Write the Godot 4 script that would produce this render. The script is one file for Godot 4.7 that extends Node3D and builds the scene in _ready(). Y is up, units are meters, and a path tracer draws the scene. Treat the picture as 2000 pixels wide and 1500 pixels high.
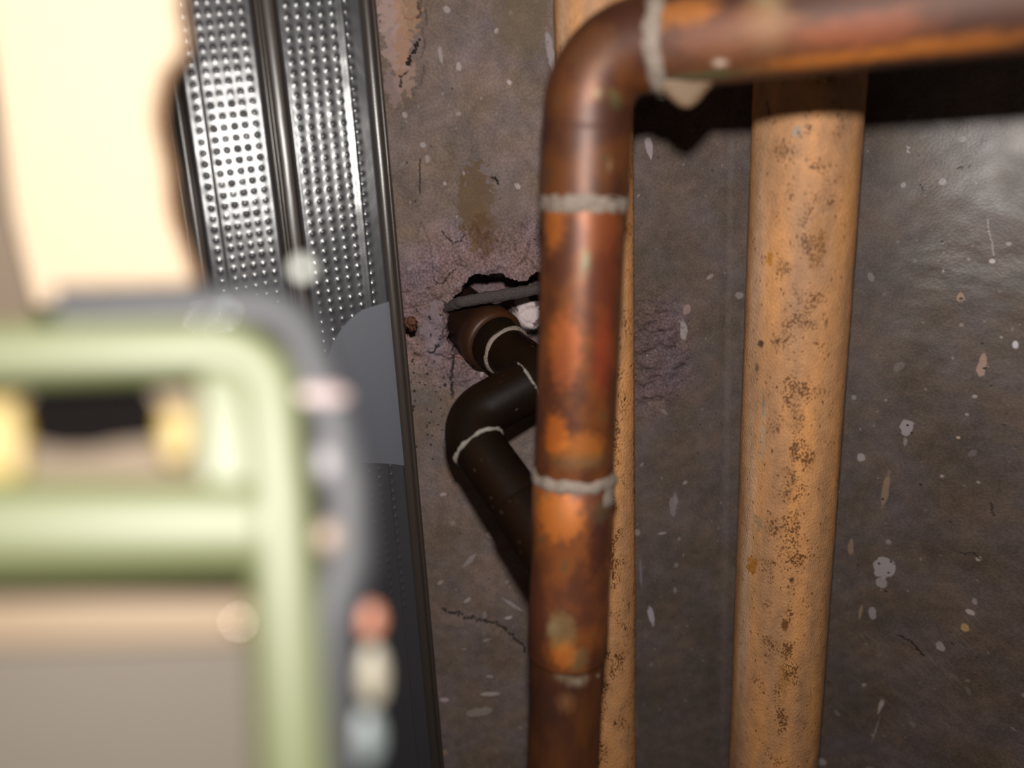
extends Node3D

# ---------------------------------------------------------------- view
const EYE := Vector3(0, 1.3, 0)          # the lens; floor at y = 0
const F := 1500.0                        # focal length in pixels of the 2000x1500 frame
const PITCH := -15.5
const ROLL := -2.76
const WALL_Z := -0.5

var cam_basis := Basis.from_euler(Vector3(deg_to_rad(PITCH), 0, deg_to_rad(ROLL)))
var rng := RandomNumberGenerator.new()
var M := {}
var hole_poly := PackedVector2Array()
var cut_poly := PackedVector2Array()
var spall_poly := PackedVector2Array()
var N1 := FastNoiseLite.new()
var N2 := FastNoiseLite.new()
var N3 := FastNoiseLite.new()
var N4 := FastNoiseLite.new()

func ray(px: float, py: float) -> Vector3:
	return cam_basis * Vector3((px - 1000.0) / F, -(py - 750.0) / F, -1.0)

func spot(px: float, py: float, d: float) -> Vector3:
	return EYE + ray(px, py) * d

func on_plane(px: float, py: float, o: Vector3, n: Vector3) -> Vector3:
	var r := ray(px, py)
	return EYE + r * ((o - EYE).dot(n) / r.dot(n))

func on_wall(px: float, py: float) -> Vector2:     # the wall follows z = WALL_Z + cove(x): a few steps of refinement
	var z := WALL_Z
	var p := Vector3.ZERO
	for i in 6:
		var r := ray(px, py)
		p = EYE + r * (z / r.z)
		z = WALL_Z + cove(p.x) * lean(p.y)
	return Vector2(p.x, p.y)

func lean(y: float) -> float:             # the bend is a little deeper lower down
	return clampf(1.0 - 1.3 * (y - 1.27), 0.4, 2.2)

func cove(x: float) -> float:
	var e := x - 0.185
	if e <= 0.0: return 0.0
	var lim := 0.16
	if e < lim: return 2.9 * e * e
	return 2.9 * lim * lim + 2.0 * 2.9 * lim * (e - lim)

# ---------------------------------------------------------------- naming
var used := {}
func numbered(n: String) -> String:
	if not used.has(n):
		used[n] = 0
		return n
	used[n] += 1
	return "%s_%03d" % [n, used[n]]

func thing(called: String, label: String, category: String, at: Vector3) -> Node3D:
	var o := Node3D.new()
	o.name = numbered(called)
	add_child(o, true)
	o.position = at
	o.set_meta("label", label)
	o.set_meta("category", category)
	return o

func part(called: String, m: Mesh, mat: Material, parent: Node3D, label := "") -> MeshInstance3D:
	var o := MeshInstance3D.new()
	o.name = called
	o.mesh = m
	o.material_override = mat
	parent.add_child(o, true)
	if parent != self:                       # shapes are made in world coordinates
		var top := parent
		var off := Transform3D.IDENTITY
		while top != self:
			off = top.transform * off
			top = top.get_parent()
		o.transform = off.affine_inverse()
	if label: o.set_meta("label", label)
	return o

func struct(called: String, m: Mesh, mat: Material, label: String) -> MeshInstance3D:
	var o := part(called, m, mat, self)
	o.set_meta("kind", "structure")
	o.set_meta("label", label)
	o.set_meta("category", called.split("_")[0])
	return o

# ---------------------------------------------------------------- shapes
func S() -> SurfaceTool:
	var st := SurfaceTool.new()
	st.begin(Mesh.PRIMITIVE_TRIANGLES)
	return st

func done(st: SurfaceTool) -> ArrayMesh:
	st.generate_normals()
	return st.commit()

# polyline with rounded corners
func fillet(pts: Array, rad: float, seg := 10) -> PackedVector3Array:
	var out := PackedVector3Array()
	out.append(pts[0])
	for i in range(1, pts.size() - 1):
		var p: Vector3 = pts[i]
		var a: Vector3 = (pts[i - 1] - p)
		var b: Vector3 = (pts[i + 1] - p)
		var ang := a.angle_to(b)
		var t := minf(rad / tan(ang / 2.0), minf(a.length(), b.length()) * 0.98)
		var p0 := p + a.normalized() * t
		var p1 := p + b.normalized() * t
		var r := t * tan(ang / 2.0)
		var c := p + (a.normalized() + b.normalized()).normalized() * (r / sin(ang / 2.0))
		for k in seg + 1:
			var v0 := p0 - c
			var v1 := p1 - c
			out.append(c + v0.slerp(v1, float(k) / seg))
	out.append(pts[pts.size() - 1])
	return out

func resample(p: PackedVector3Array, step: float) -> PackedVector3Array:
	var out := PackedVector3Array()
	for i in p.size() - 1:
		var n := maxi(1, int(ceil(p[i].distance_to(p[i + 1]) / step)))
		for k in n:
			out.append(p[i].lerp(p[i + 1], float(k) / n))
	out.append(p[p.size() - 1])
	return out

# swept tube. ra: radius along the side direction, rb: along the other; Callable radius (v, angle) -> factor
func tube(st: SurfaceTool, p: PackedVector3Array, ra: float, rb: float, side: Vector3, n := 32, ex := 2.0, fac = null, caps := true, v_len := 1.0, v0 := 0.0) -> void:
	var rings := []
	var s := side
	var v := v0
	var vs := []
	for i in p.size():
		var d: Vector3
		if i == 0: d = p[1] - p[0]
		elif i == p.size() - 1: d = p[i] - p[i - 1]
		else: d = (p[i + 1] - p[i]).normalized() + (p[i] - p[i - 1]).normalized()
		d = d.normalized()
		s = (s - d * s.dot(d)).normalized()
		var u := d.cross(s)
		if i > 0: v += p[i].distance_to(p[i - 1])
		vs.append(v / v_len)
		var ring := PackedVector3Array()
		for k in n + 1:
			var a := TAU * (k % n) / n
			var c := cos(a)
			var q := sin(a)
			if ex != 2.0:
				c = signf(c) * pow(absf(c), 2.0 / ex)
				q = signf(q) * pow(absf(q), 2.0 / ex)
			var f := 1.0
			if fac != null: f = fac.call(v, a)
			ring.append(p[i] + (s * c * ra + u * q * rb) * f)
		rings.append(ring)
	for i in p.size() - 1:
		for k in n:
			var q := [[i, k], [i + 1, k], [i + 1, k + 1], [i, k], [i + 1, k + 1], [i, k + 1]]
			for e in q:
				st.set_uv(Vector2(float(e[1]) / n, vs[e[0]]))
				st.add_vertex(rings[e[0]][e[1]])
	if caps:
		st.set_smooth_group(1)
		for k in n:
			st.set_uv(Vector2(0, 0)); st.add_vertex(p[0])
			st.set_uv(Vector2(0, 0)); st.add_vertex(rings[0][k])
			st.set_uv(Vector2(0, 0)); st.add_vertex(rings[0][k + 1])
			var l := p.size() - 1
			st.set_uv(Vector2(0, 1)); st.add_vertex(p[l])
			st.set_uv(Vector2(0, 1)); st.add_vertex(rings[l][k + 1])
			st.set_uv(Vector2(0, 1)); st.add_vertex(rings[l][k])
		st.set_smooth_group(0)

# a straight turned piece: profile = [[offset along axis, radius], ...]
func turned(st: SurfaceTool, a: Vector3, dir: Vector3, profile: Array, side: Vector3, n := 36, v_len := 1.0, wob := 0.0, noise: FastNoiseLite = null) -> void:
	var s := (side - dir * side.dot(dir)).normalized()
	var u := dir.cross(s)
	var rings := []
	for e in profile:
		var ring := PackedVector3Array()
		for k in n + 1:
			var an := TAU * (k % n) / n
			var dd := s * cos(an) + u * sin(an)
			var r: float = e[1]
			var pos: Vector3 = a + dir * e[0] + dd * r
			if wob > 0.0 and noise: pos += dd * wob * noise.get_noise_3dv(pos) + dir * wob * 0.7 * noise.get_noise_3dv(pos + Vector3(3, 1, 2))
			ring.append(pos)
		rings.append(ring)
	for i in profile.size() - 1:
		for k in n:
			for e in [[i, k], [i + 1, k], [i + 1, k + 1], [i, k], [i + 1, k + 1], [i, k + 1]]:
				st.set_uv(Vector2(float(e[1]) / n, profile[e[0]][0] / v_len))
				st.add_vertex(rings[e[0]][e[1]])

func blob(st: SurfaceTool, c: Vector3, ax: Vector3, ay: Vector3, az: Vector3, rough := 0.0, n := 20, noise: FastNoiseLite = null) -> void:
	var m := n / 2
	var g := []
	for j in m + 1:
		var row := PackedVector3Array()
		for k in n + 1:
			var th := PI * j / m
			var ph := TAU * (k % n) / n
			var d := Vector3(sin(th) * cos(ph), cos(th), -sin(th) * sin(ph))
			var p := ax * d.x + ay * d.y + az * d.z
			var f := 1.0
			if noise: f += rough * noise.get_noise_3dv(p + c)
			row.append(c + p * f)
		g.append(row)
	var flip := ax.cross(ay).dot(az) < 0.0
	for j in m:
		for k in n:
			var q := [[j, k], [j + 1, k + 1], [j + 1, k], [j, k], [j, k + 1], [j + 1, k + 1]]
			if flip: q = [[j, k], [j + 1, k], [j + 1, k + 1], [j, k], [j + 1, k + 1], [j, k + 1]]
			for e in q:
				st.set_uv(Vector2(float(e[1]) / n, float(e[0]) / m))
				st.add_vertex(g[e[0]][e[1]])

# extruded outline in a frame (o, ex, ey, n = towards the camera): front at h1, back at h0, rounded rim
func slab(st: SurfaceTool, poly: PackedVector2Array, o: Vector3, ex: Vector3, ey: Vector3, n: Vector3, h0: float, h1: float, bev: float) -> void:
	var q := poly
	if Geometry2D.is_polygon_clockwise(q):
		q = poly.duplicate()
		q.reverse()
	var c := q.size()
	var inward := PackedVector2Array()
	for i in c:
		var e0 := (q[i] - q[(i + c - 1) % c]).normalized()
		var e1 := (q[(i + 1) % c] - q[i]).normalized()
		var nn := (Vector2(-e0.y, e0.x) + Vector2(-e1.y, e1.x)).normalized()
		inward.append(nn)
	# layers: [height, inset]
	var layers := [[h0, 0.0]]
	for k in 6:
		var t := PI / 2 * k / 5.0
		layers.append([h1 - bev + bev * sin(t), bev * (1.0 - cos(t))])
	var rings := []
	for l in layers:
		var r := PackedVector3Array()
		for i in c:
			var p: Vector2 = q[i] + inward[i] * l[1]
			r.append(o + ex * p.x + ey * p.y + n * l[0])
		rings.append(r)
	for l in layers.size() - 1:
		for i in c:
			var j := (i + 1) % c
			for v in [rings[l][i], rings[l + 1][i], rings[l + 1][j], rings[l][i], rings[l + 1][j], rings[l][j]]:
				st.add_vertex(v)
	var top := PackedVector2Array()
	for i in c: top.append(q[i] + inward[i] * bev)
	var tri := Geometry2D.triangulate_polygon(top)
	for t in range(0, tri.size(), 3):
		var a := tri[t]
		var b := tri[t + 1]
		var d := tri[t + 2]
		if (top[b] - top[a]).cross(top[d] - top[a]) > 0.0:
			var sw := b
			b = d
			d = sw
		var lr: PackedVector3Array = rings[layers.size() - 1]
		for k in [a, b, d]: st.add_vertex(lr[k])
		var br: PackedVector3Array = rings[0]
		st.set_smooth_group(1)
		for k in [a, d, b]: st.add_vertex(br[k])
		st.set_smooth_group(0)

func box_mesh(lo: Vector3, hi: Vector3) -> ArrayMesh:
	var st := S()
	st.set_smooth_group(-1)
	var v := []
	for i in 8: v.append(Vector3(hi.x if i & 1 else lo.x, hi.y if i & 2 else lo.y, hi.z if i & 4 else lo.z))
	for f in [[0, 2, 3, 1], [4, 5, 7, 6], [0, 4, 6, 2], [1, 3, 7, 5], [0, 1, 5, 4], [2, 6, 7, 3]]:
		for k in [0, 2, 1, 0, 3, 2]: st.add_vertex(v[f[k]])
	return done(st)

# grid of points [rows][cols], seen from its front: columns to the right, rows downwards
func sheet(xs: int, ys: int, at: Callable, uv: Callable) -> ArrayMesh:
	var v := PackedVector3Array()
	var t := PackedVector2Array()
	v.resize(xs * ys)
	t.resize(xs * ys)
	for j in ys:
		for i in xs:
			var p: Vector3 = at.call(i, j)
			v[j * xs + i] = p
			t[j * xs + i] = uv.call(p, i, j)
	var nn := PackedVector3Array()
	nn.resize(xs * ys)
	for j in ys:
		for i in xs:
			var a := v[j * xs + maxi(i - 1, 0)]
			var b := v[j * xs + mini(i + 1, xs - 1)]
			var c := v[maxi(j - 1, 0) * xs + i]
			var d := v[mini(j + 1, ys - 1) * xs + i]
			nn[j * xs + i] = (b - a).cross(c - d).normalized()
	var idx := PackedInt32Array()
	idx.resize((xs - 1) * (ys - 1) * 6)
	var k := 0
	for j in ys - 1:
		for i in xs - 1:
			var a := j * xs + i
			idx[k] = a; idx[k + 1] = a + 1; idx[k + 2] = a + xs + 1
			idx[k + 3] = a; idx[k + 4] = a + xs + 1; idx[k + 5] = a + xs
			k += 6
	var arr := []
	arr.resize(Mesh.ARRAY_MAX)
	arr[Mesh.ARRAY_VERTEX] = v
	arr[Mesh.ARRAY_NORMAL] = nn
	arr[Mesh.ARRAY_TEX_UV] = t
	arr[Mesh.ARRAY_INDEX] = idx
	var m := ArrayMesh.new()
	m.add_surface_from_arrays(Mesh.PRIMITIVE_TRIANGLES, arr)
	return m

# ---------------------------------------------------------------- materials and textures
func mat(c: Color, rough: float, metal := 0.0, spec := 0.5) -> StandardMaterial3D:
	var m := StandardMaterial3D.new()
	m.albedo_color = c
	m.roughness = rough
	m.metallic = metal
	m.metallic_specular = spec
	return m

func rgb(r: float, g: float, b: float) -> Color:
	return Color(r / 255.0, g / 255.0, b / 255.0)

func noise(freq: float, sd: int, kind := FastNoiseLite.TYPE_SIMPLEX_SMOOTH, oct := 4) -> FastNoiseLite:
	var n := FastNoiseLite.new()
	n.seed = sd
	n.frequency = freq
	n.noise_type = kind
	n.fractal_octaves = oct
	n.fractal_type = FastNoiseLite.FRACTAL_FBM if oct > 1 else FastNoiseLite.FRACTAL_NONE
	return n

func noise_tex(freq: float, sd: int, size := 512, kind := FastNoiseLite.TYPE_SIMPLEX_SMOOTH, oct := 4) -> NoiseTexture2D:
	var t := NoiseTexture2D.new()
	t.width = size
	t.height = size
	t.seamless = true
	t.noise = noise(freq, sd, kind, oct)
	return t

# an irregular spot of paint or wear on a picture (and on its relief)
func blot(im: Image, c: Vector2, rx: float, ry: float, turn: float, col: Color, a: float, sd: int, ragged := 0.35, hi: Image = null, lift := 0.0, taper := 0.0, soft := 0.7) -> void:
	var w := im.get_width()
	var h := im.get_height()
	var R := maxf(rx, ry) * 1.5 + 1.0
	var co := cos(turn)
	var si := sin(turn)
	for y in range(maxi(0, int(c.y - R)), mini(h, int(c.y + R) + 1)):
		for x in range(int(c.x - R), int(c.x + R) + 1):
			if x < 0 or x >= w: continue
			var d := Vector2(x - c.x, y - c.y)
			var e := Vector2(d.x * co + d.y * si, -d.x * si + d.y * co)
			var wx := rx
			if taper != 0.0: wx = rx * clampf(1.0 + taper * e.y / ry, 0.06, 2.0)
			var q := sqrt(pow(e.x / wx, 2) + pow(e.y / ry, 2))
			q += ragged * N2.get_noise_2d(x * 0.5 + sd * 31.7, y * 0.5)
			var f := clampf((1.0 - q) * maxf(minf(rx, ry) * soft, 0.8) + 0.3, 0.0, 1.0)
			if f <= 0.0: continue
			var o := im.get_pixel(x, y)
			im.set_pixel(x, y, o.lerp(col, a * f))
			if hi:
				var z := hi.get_pixel(x, y).r
				hi.set_pixel(x, y, Color(clampf(z + lift * f, 0, 1), 0, 0))

func stroke(im: Image, pts: Array, wd: float, col: Color, a: float, hi: Image = null, lift := 0.0) -> void:
	for i in pts.size() - 1:
		var p: Vector2 = pts[i]
		var q: Vector2 = pts[i + 1]
		var n := maxi(1, int(p.distance_to(q) / maxf(0.7, wd * 0.5)))
		for k in n:
			var c := p.lerp(q, float(k) / n) + Vector2(N2.get_noise_2d(i * 9.1 + k * 1.7, p.x), N2.get_noise_2d(p.y, i * 7.7 + k * 1.7)) * wd * 1.5
			blot(im, c, wd * 0.5 + 0.3, wd * 0.5 + 0.3, 0.0, col, a, k, 0.2, hi, lift)

const WX0 := -0.19
const WY1 := 1.5
const WPM := 2650.0                       # wall pixels per metre
const WW := 1650
const WH := 2040

func wall_px(px: float, py: float) -> Vector2:
	var p := on_wall(px, py)
	return Vector2((p.x - WX0) * WPM, (WY1 - p.y) * WPM)

func sstep(a: float, b: float, x: float) -> float:
	var t := clampf((x - a) / (b - a), 0.0, 1.0)
	return t * t * (3.0 - 2.0 * t)

func rough_zone(p: Vector2) -> float:    # the hacked, crumbling area round the hole
	var c := on_wall(985, 600)
	var d := (p - c) / Vector2(0.085, 0.062)
	var e := (p - on_wall(1270, 690)) / Vector2(0.03, 0.045)
	return maxf(1.0 - sstep(0.75, 1.15, d.length()), 1.0 - sstep(0.6, 1.2, e.length()))

func wall_textures() -> void:
	var n1 := noise(0.006, 11).get_image(WW, WH, false, false, true).get_data()
	var n2 := noise(0.03, 12).get_image(WW, WH, false, false, true).get_data()
	var n3 := noise(0.16, 13, FastNoiseLite.TYPE_SIMPLEX, 3).get_image(WW, WH, false, false, true).get_data()
	var n4 := noise(0.009, 14, FastNoiseLite.TYPE_SIMPLEX_SMOOTH, 3).get_image(WW, WH, false, false, true).get_data()
	var al := PackedByteArray()
	var hg := PackedByteArray()
	al.resize(WW * WH * 3)
	hg.resize(WW * WH)
	var zone := PackedFloat32Array()          # rough zone, one value per 10 pixels
	var zw := WW / 10 + 1
	for j in WH / 10 + 1:
		for i in zw:
			zone.append(rough_zone(Vector2(WX0 + i * 10 / WPM, WY1 - j * 10 / WPM)))
	var shade := PackedFloat32Array()         # the paint right of the thin pipe is a darker grey
	for x in WW: shade.append(sstep(0.045, 0.085, WX0 + x / WPM))
	for y in WH:
		for x in WW:
			var k := y * WW + x
			var a := n1[k] / 255.0 - 0.5
			var b := n2[k] / 255.0 - 0.5
			var c := n3[k] / 255.0 - 0.5
			var d := n4[k] / 255.0 - 0.5
			var z := zone[(y / 10) * zw + x / 10]
			var l := 1.0 + a * 0.22 + b * 0.22 + c * (0.24 + z * 0.3)
			l *= 1.0 - 0.17 * shade[x]
			var r := (99.0 + 4.0 * z + d * 8.0) * l
			var g := (85.0 - 1.0 * z + d * 1.0) * l
			var bl := (79.0 + 5.0 * z - d * 12.0 + a * 6.0) * l
			al[k * 3] = clampi(int(r), 0, 255)
			al[k * 3 + 1] = clampi(int(g), 0, 255)
			al[k * 3 + 2] = clampi(int(bl), 0, 255)
			hg[k] = clampi(int(128.0 + b * 50.0 + c * 110.0 * (0.55 + z)), 0, 255)
	var im := Image.create_from_data(WW, WH, false, Image.FORMAT_RGB8, al)
	var hi := Image.create_from_data(WW, WH, false, Image.FORMAT_R8, hg)
	# small specks of plaster and pits over the whole wall
	for i in 1500:
		var c := Vector2(rng.randf() * WW, rng.randf() * WH)
		var r := rng.randf_range(0.7, 2.0) if i % 9 else rng.randf_range(2.0, 4.5)
		var s := rng.randf_range(112, 150)
		blot(im, c, r, r * rng.randf_range(0.8, 2.2), rng.randf_range(-0.9, 0.9), rgb(s, s * 0.94, s * 0.93), rng.randf_range(0.3, 0.9), i, 0.4, hi, 0.14)
	for i in 520:
		var c := Vector2(rng.randf() * WW, rng.randf() * WH)
		var r := rng.randf_range(0.8, 2.2)
		blot(im, c, r, r * rng.randf_range(0.7, 1.6), rng.randf_range(-1.5, 1.5), rgb(38, 32, 30), rng.randf_range(0.4, 0.9), i, 0.5, hi, -0.3)
	# scratches that run down to the right near the bottom of the right-hand side
	for i in 90:
		var c := wall_px(rng.randf_range(1640, 1960), rng.randf_range(1230, 1440))
		blot(im, c, rng.randf_range(1.0, 2.2), rng.randf_range(6, 22), -0.75 + rng.randf_range(-0.15, 0.15), rgb(104, 94, 88), rng.randf_range(0.15, 0.5), i, 0.5, hi, 0.16)
	# [x, y, half width, half height, turn, colour, alpha, taper] in photograph pixels
	var grey := rgb(142, 134, 136)
	var tan := rgb(150, 124, 100)
	var pale := rgb(158, 146, 146)
	for e in [
		[1875, 580, 8, 15, 0, tan, 0.9, 0.5], [1920, 712, 10, 36, 0.06, rgb(160, 132, 118), 0.85, 0.25], [1770, 836, 13, 22, 0, grey, 0.9, -0.3], [1767, 864, 4, 12, 0, grey, 0.7, -0.5],
		[1681, 893, 8, 10, 0, grey, 0.9, 0], [1726, 1108, 20, 30, 0.1, grey, 0.95, 0.1], [1722, 1138, 12, 14, 0, grey, 0.8, 0], [1704, 1198, 8, 17, -0.15, grey, 0.8, 0], [1729, 955, 7, 48, 0.08, rgb(132, 108, 88), 0.8, 0.1],
		[1661, 1068, 6, 22, 0, rgb(138, 110, 92), 0.7, 0.2], [1680, 1195, 4, 22, 0.1, tan, 0.6, 0], [1905, 1246, 8, 12, 0, rgb(168, 136, 92), 0.8, 0], [1842, 1268, 9, 15, -0.2, pale, 0.7, 0], [1920, 1219, 9, 9, 0.5, pale, 0.9, 0],
		[1936, 1204, 6, 10, 0, grey, 0.7, 0], [1929, 1106, 6, 10, 0.2, pale, 0.8, 0], [1873, 855, 5, 5, 0, rgb(170, 150, 130), 0.9, 0], [1840, 930, 5, 5, 0, grey, 0.9, 0], [1917, 946, 5, 5, 0, grey, 0.8, 0],
		[1890, 810, 5, 5, 0, grey, 0.9, 0], [1939, 510, 7, 7, 0, rgb(185, 180, 184), 0.9, 0], [1992, 676, 8, 15, 0, rgb(188, 186, 192), 0.95, 0.2], [1960, 660, 4, 5, 0, pale, 0.8, 0], [1840, 355, 8, 8, 0, grey, 0.9, 0], [1764, 360, 6, 7, 0, grey, 0.8, 0],
		[1880, 272, 9, 8, 0, grey, 0.6, 0], [1972, 476, 8, 7, 0, rgb(170, 165, 170), 0.7, 0], [1700, 540, 7, 11, -0.5, grey, 0.5, 0], [1905, 775, 6, 7, 0.5, pale, 0.8, 0], [1755, 715, 10, 14, 0.4, grey, 0.35, 0],
		[1335, 645, 7, 22, -0.1, grey, 0.8, 0.1], [1341, 604, 8, 10, 0.2, rgb(134, 112, 106), 0.8, 0], [1268, 290, 7, 21, -0.16, rgb(140, 130, 134), 0.85, -0.6], [1319, 975, 5, 16, -0.1, rgb(128, 116, 124), 0.7, 0], [1314, 988, 7, 22, -0.08, rgb(120, 110, 116), 0.7, 0],
		[1272, 1204, 6, 22, -0.16, rgb(150, 142, 150), 0.95, -0.5], [1251, 1118, 3, 38, -0.04, rgb(112, 100, 108), 0.8, 0], [1294, 1041, 9, 3, -0.1, grey, 0.8, 0], [1243, 1040, 7, 7, 0, grey, 0.6, 0], [1386, 540, 9, 4, -0.5, grey, 0.6, 0], [1443, 577, 8, 7, 0, grey, 0.6, 0],
		[1240, 1385, 3, 70, -0.04, rgb(110, 105, 112), 0.8, 0], [1075, 105, 7, 46, -0.14, rgb(132, 122, 124), 0.9, -0.3], [860, 108, 4, 18, -0.1, grey, 0.7, -0.5], [895, 129, 6, 9, 0, pale, 0.7, 0.3], [969, 60, 5, 6, 0.3, pale, 0.8, 0], [872, 18, 7, 6, 0.6, grey, 0.8, 0],
		[994, 160, 4, 6, -0.5, pale, 0.9, 0], [826, 283, 6, 5, 0.6, grey, 0.8, 0], [834, 310, 5, 8, 0, grey, 0.6, 0], [905, 338, 3, 7, 0, pale, 0.7, 0], [895, 222, 6, 4, 0, grey, 0.6, 0], [790, 225, 5, 7, -0.3, pale, 0.6, 0], [868, 358, 4, 4, 0, grey, 0.8, 0],
		[859, 1138, 8, 4, -0.6, pale, 0.6, 0], [865, 965, 6, 4, 0, pale, 0.7, 0], [917, 1094, 5, 18, 0.75, grey, 0.6, 0], [955, 1046, 5, 10, -0.5, pale, 0.7, 0], [1000, 1180, 4, 26, -0.9, grey, 0.7, 0], [992, 1206, 8, 4, -0.2, pale, 0.9, 0], [912, 1172, 4, 9, 0.9, pale, 0.7, 0],
		[957, 1355, 18, 5, 0, pale, 0.85, 0], [936, 1390, 26, 10, -0.1, rgb(132, 122, 116), 0.8, 0], [867, 1366, 10, 5, 0, pale, 0.9, 0], [956, 1321, 7, 4, 0, grey, 0.8, 0], [906, 1266, 6, 3, 0, grey, 0.8, 0], [950, 1245, 8, 3, -0.3, grey, 0.7, 0], [868, 1470, 6, 7, 0, tan, 0.7, 0],
		[1605, 1488, 8, 10, 0, grey, 0.8, 0], [1719, 1380, 4, 26, 0.14, pale, 0.8, -0.7], [1710, 1425, 1.6, 40, 0.16, grey, 0.7, 0],
	]:
		var p := wall_px(e[0], e[1])
		var sc := (wall_px(e[0] + 20, e[1]) - wall_px(e[0] - 20, e[1])).length() / 40.0
		blot(im, p, e[2] * sc, e[3] * sc, e[4], e[5], e[6], int(e[0]), 0.3, hi, 0.1, e[7])
	# dark dots inside the bigger spots
	for e in [[1735, 1118], [1716, 1100], [1740, 1096], [1730, 1155], [1772, 830], [1780, 845], [1920, 672], [1925, 720], [1876, 583], [1723, 974]]:
		blot(im, wall_px(e[0], e[1]), 2.2, 2.2, 0, rgb(30, 26, 25), 0.9, int(e[1]), 0.4, hi, -0.3)
	# hair-like scratch, cracks and gouges
	var lines := [
		[[[1928, 428], [1932, 455], [1940, 480], [1941, 500]], 1.2, pale, 0.9, 0.1], [[[1772, 286], [1774, 300]], 2.0, pale, 0.9, 0.1], [[[1842, 525], [1841, 533]], 1.6, pale, 0.9, 0.1],
		[[[1755, 1240], [1780, 1255], [1800, 1275], [1806, 1285]], 2.6, rgb(36, 32, 30), 0.9, -0.4], [[[1880, 1085], [1915, 1090], [1935, 1110]], 2.2, rgb(44, 38, 36), 0.8, -0.4], [[[1955, 995], [1958, 1015], [1975, 1030]], 2.0, rgb(44, 38, 36), 0.8, -0.3],
		[[[864, 1191], [900, 1198], [938, 1208], [980, 1222], [1010, 1250], [1028, 1275]], 4.5, rgb(42, 36, 33), 0.85, -0.5], [[[1872, 330], [1885, 327]], 2.5, rgb(30, 26, 26), 0.9, -0.4], [[[1796, 360], [1806, 375]], 1.4, rgb(36, 32, 30), 0.8, -0.3],
		[[[818, 76], [806, 98], [798, 117], [794, 125]], 4.0, rgb(24, 18, 17), 0.95, -0.5], [[[793, 118], [800, 124]], 7.0, rgb(22, 17, 16), 0.95, -0.5], [[[794, 138], [780, 148], [782, 170], [776, 168]], 2.6, rgb(46, 34, 33), 0.8, -0.4], [[[815, 2], [819, 30], [808, 36]], 2.4, rgb(60, 42, 36), 0.7, -0.3],
		[[[820, 310], [819, 352], [819, 378]], 1.4, rgb(30, 26, 26), 0.8, -0.3], [[[964, 345], [976, 360]], 3.2, rgb(26, 20, 18), 0.9, -0.4], [[[863, 451], [872, 463], [885, 474], [900, 470], [905, 458]], 2.0, rgb(36, 28, 30), 0.6, -0.4], [[[846, 540], [852, 555], [864, 554], [873, 540], [880, 532], [890, 526]], 2.0, rgb(36, 28, 30), 0.6, -0.4],
		[[[845, 535], [843, 505], [838, 470], [822, 432], [815, 460]], 1.8, rgb(60, 50, 54), 0.3, -0.3], [[[834, 688], [844, 688], [854, 674]], 2.2, rgb(28, 22, 24), 0.9, -0.4], [[[786, 20], [790, 34], [803, 36], [812, 28]], 2.0, rgb(120, 84, 62), 0.7, -0.2],
		[[[884, 700], [881, 740], [883, 775]], 3.0, rgb(30, 26, 28), 0.8, -0.4],
	]
	# spalled plaster in the upper left corner, rust-stained streak above the hole, lumps of mortar
	var sp := [[757, -10, 30, 60, 0.0, rgb(150, 124, 118)], [768, 60, 24, 66, -0.12, rgb(152, 128, 122)], [782, 130, 20, 50, -0.15, rgb(142, 116, 106)], [795, 20, 24, 40, 0.1, rgb(148, 114, 88)], [785, 90, 14, 40, 0.1, rgb(140, 104, 82)], [765, 170, 14, 34, -0.1, rgb(128, 108, 108)]]
	for e in sp: blot(im, wall_px(e[0], e[1]), e[2] * 0.86, e[3] * 0.86, e[4], e[5], 0.62, int(e[1]) + 300, 0.7, hi, 0.06)
	for e in [[928, 400, 34, 78, 0.05, rgb(82, 60, 34), 0.55], [945, 455, 22, 40, -0.1, rgb(76, 52, 34), 0.5], [985, 420, 40, 60, 0, rgb(98, 82, 76), 0.3], [1020, 40, 50, 60, 0, rgb(92, 80, 62), 0.4], [845, 650, 22, 60, 0, rgb(112, 98, 106), 0.7], [842, 672, 11, 18, 0, rgb(120, 104, 108), 0.8], [905, 700, 16, 9, 0.3, rgb(136, 102, 92), 0.7], [930, 765, 40, 30, 0, rgb(112, 98, 100), 0.4],
		[885, 1210, 26, 12, 0.3, rgb(112, 96, 88), 0.7], [1028, 620, 24, 42, 0, rgb(186, 172, 172), 0.95], [1014, 670, 26, 22, 0.4, rgb(176, 162, 162), 0.9], [962, 550, 20, 9, 0.2, rgb(190, 170, 160), 0.95]]:
		blot(im, wall_px(e[0], e[1]), e[2] * 0.87, e[3] * 0.87, e[4], e[5], e[6], int(e[0]) + 7, 0.6, hi, 0.03)
	for e in lines:
		var pts := []
		for q in e[0]: pts.append(wall_px(q[0], q[1]))
		stroke(im, pts, e[1], e[2], e[3], hi, e[4])
	# the trowel seam between the two painted pipes
	for i in 26:
		blot(im, wall_px(1428 - i * 0.7, 262 + i * 48), 6.5, 34, 0, rgb(104, 97, 98), 0.2, i, 0.5, hi, 0.05)
	# dark pits below the hole, beside the stud
	for i in 70:
		blot(im, wall_px(rng.randf_range(795, 870), rng.randf_range(600, 900)), rng.randf_range(1, 3), rng.randf_range(1, 3.4), 0, rgb(24, 20, 22), 0.85, i, 0.5, hi, -0.4)
	var ro := Image.create(330, 408, false, Image.FORMAT_R8)
	for y in 408:
		for x in 330:
			var wx := WX0 + x * 5 / WPM
			var v := lerpf(0.92, 0.41, sstep(0.19, 0.27, wx)) + 0.06 * N2.get_noise_2d(x * 0.6, y * 0.6)
			ro.set_pixel(x, y, Color(clampf(v, 0, 1), 0, 0))
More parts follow.
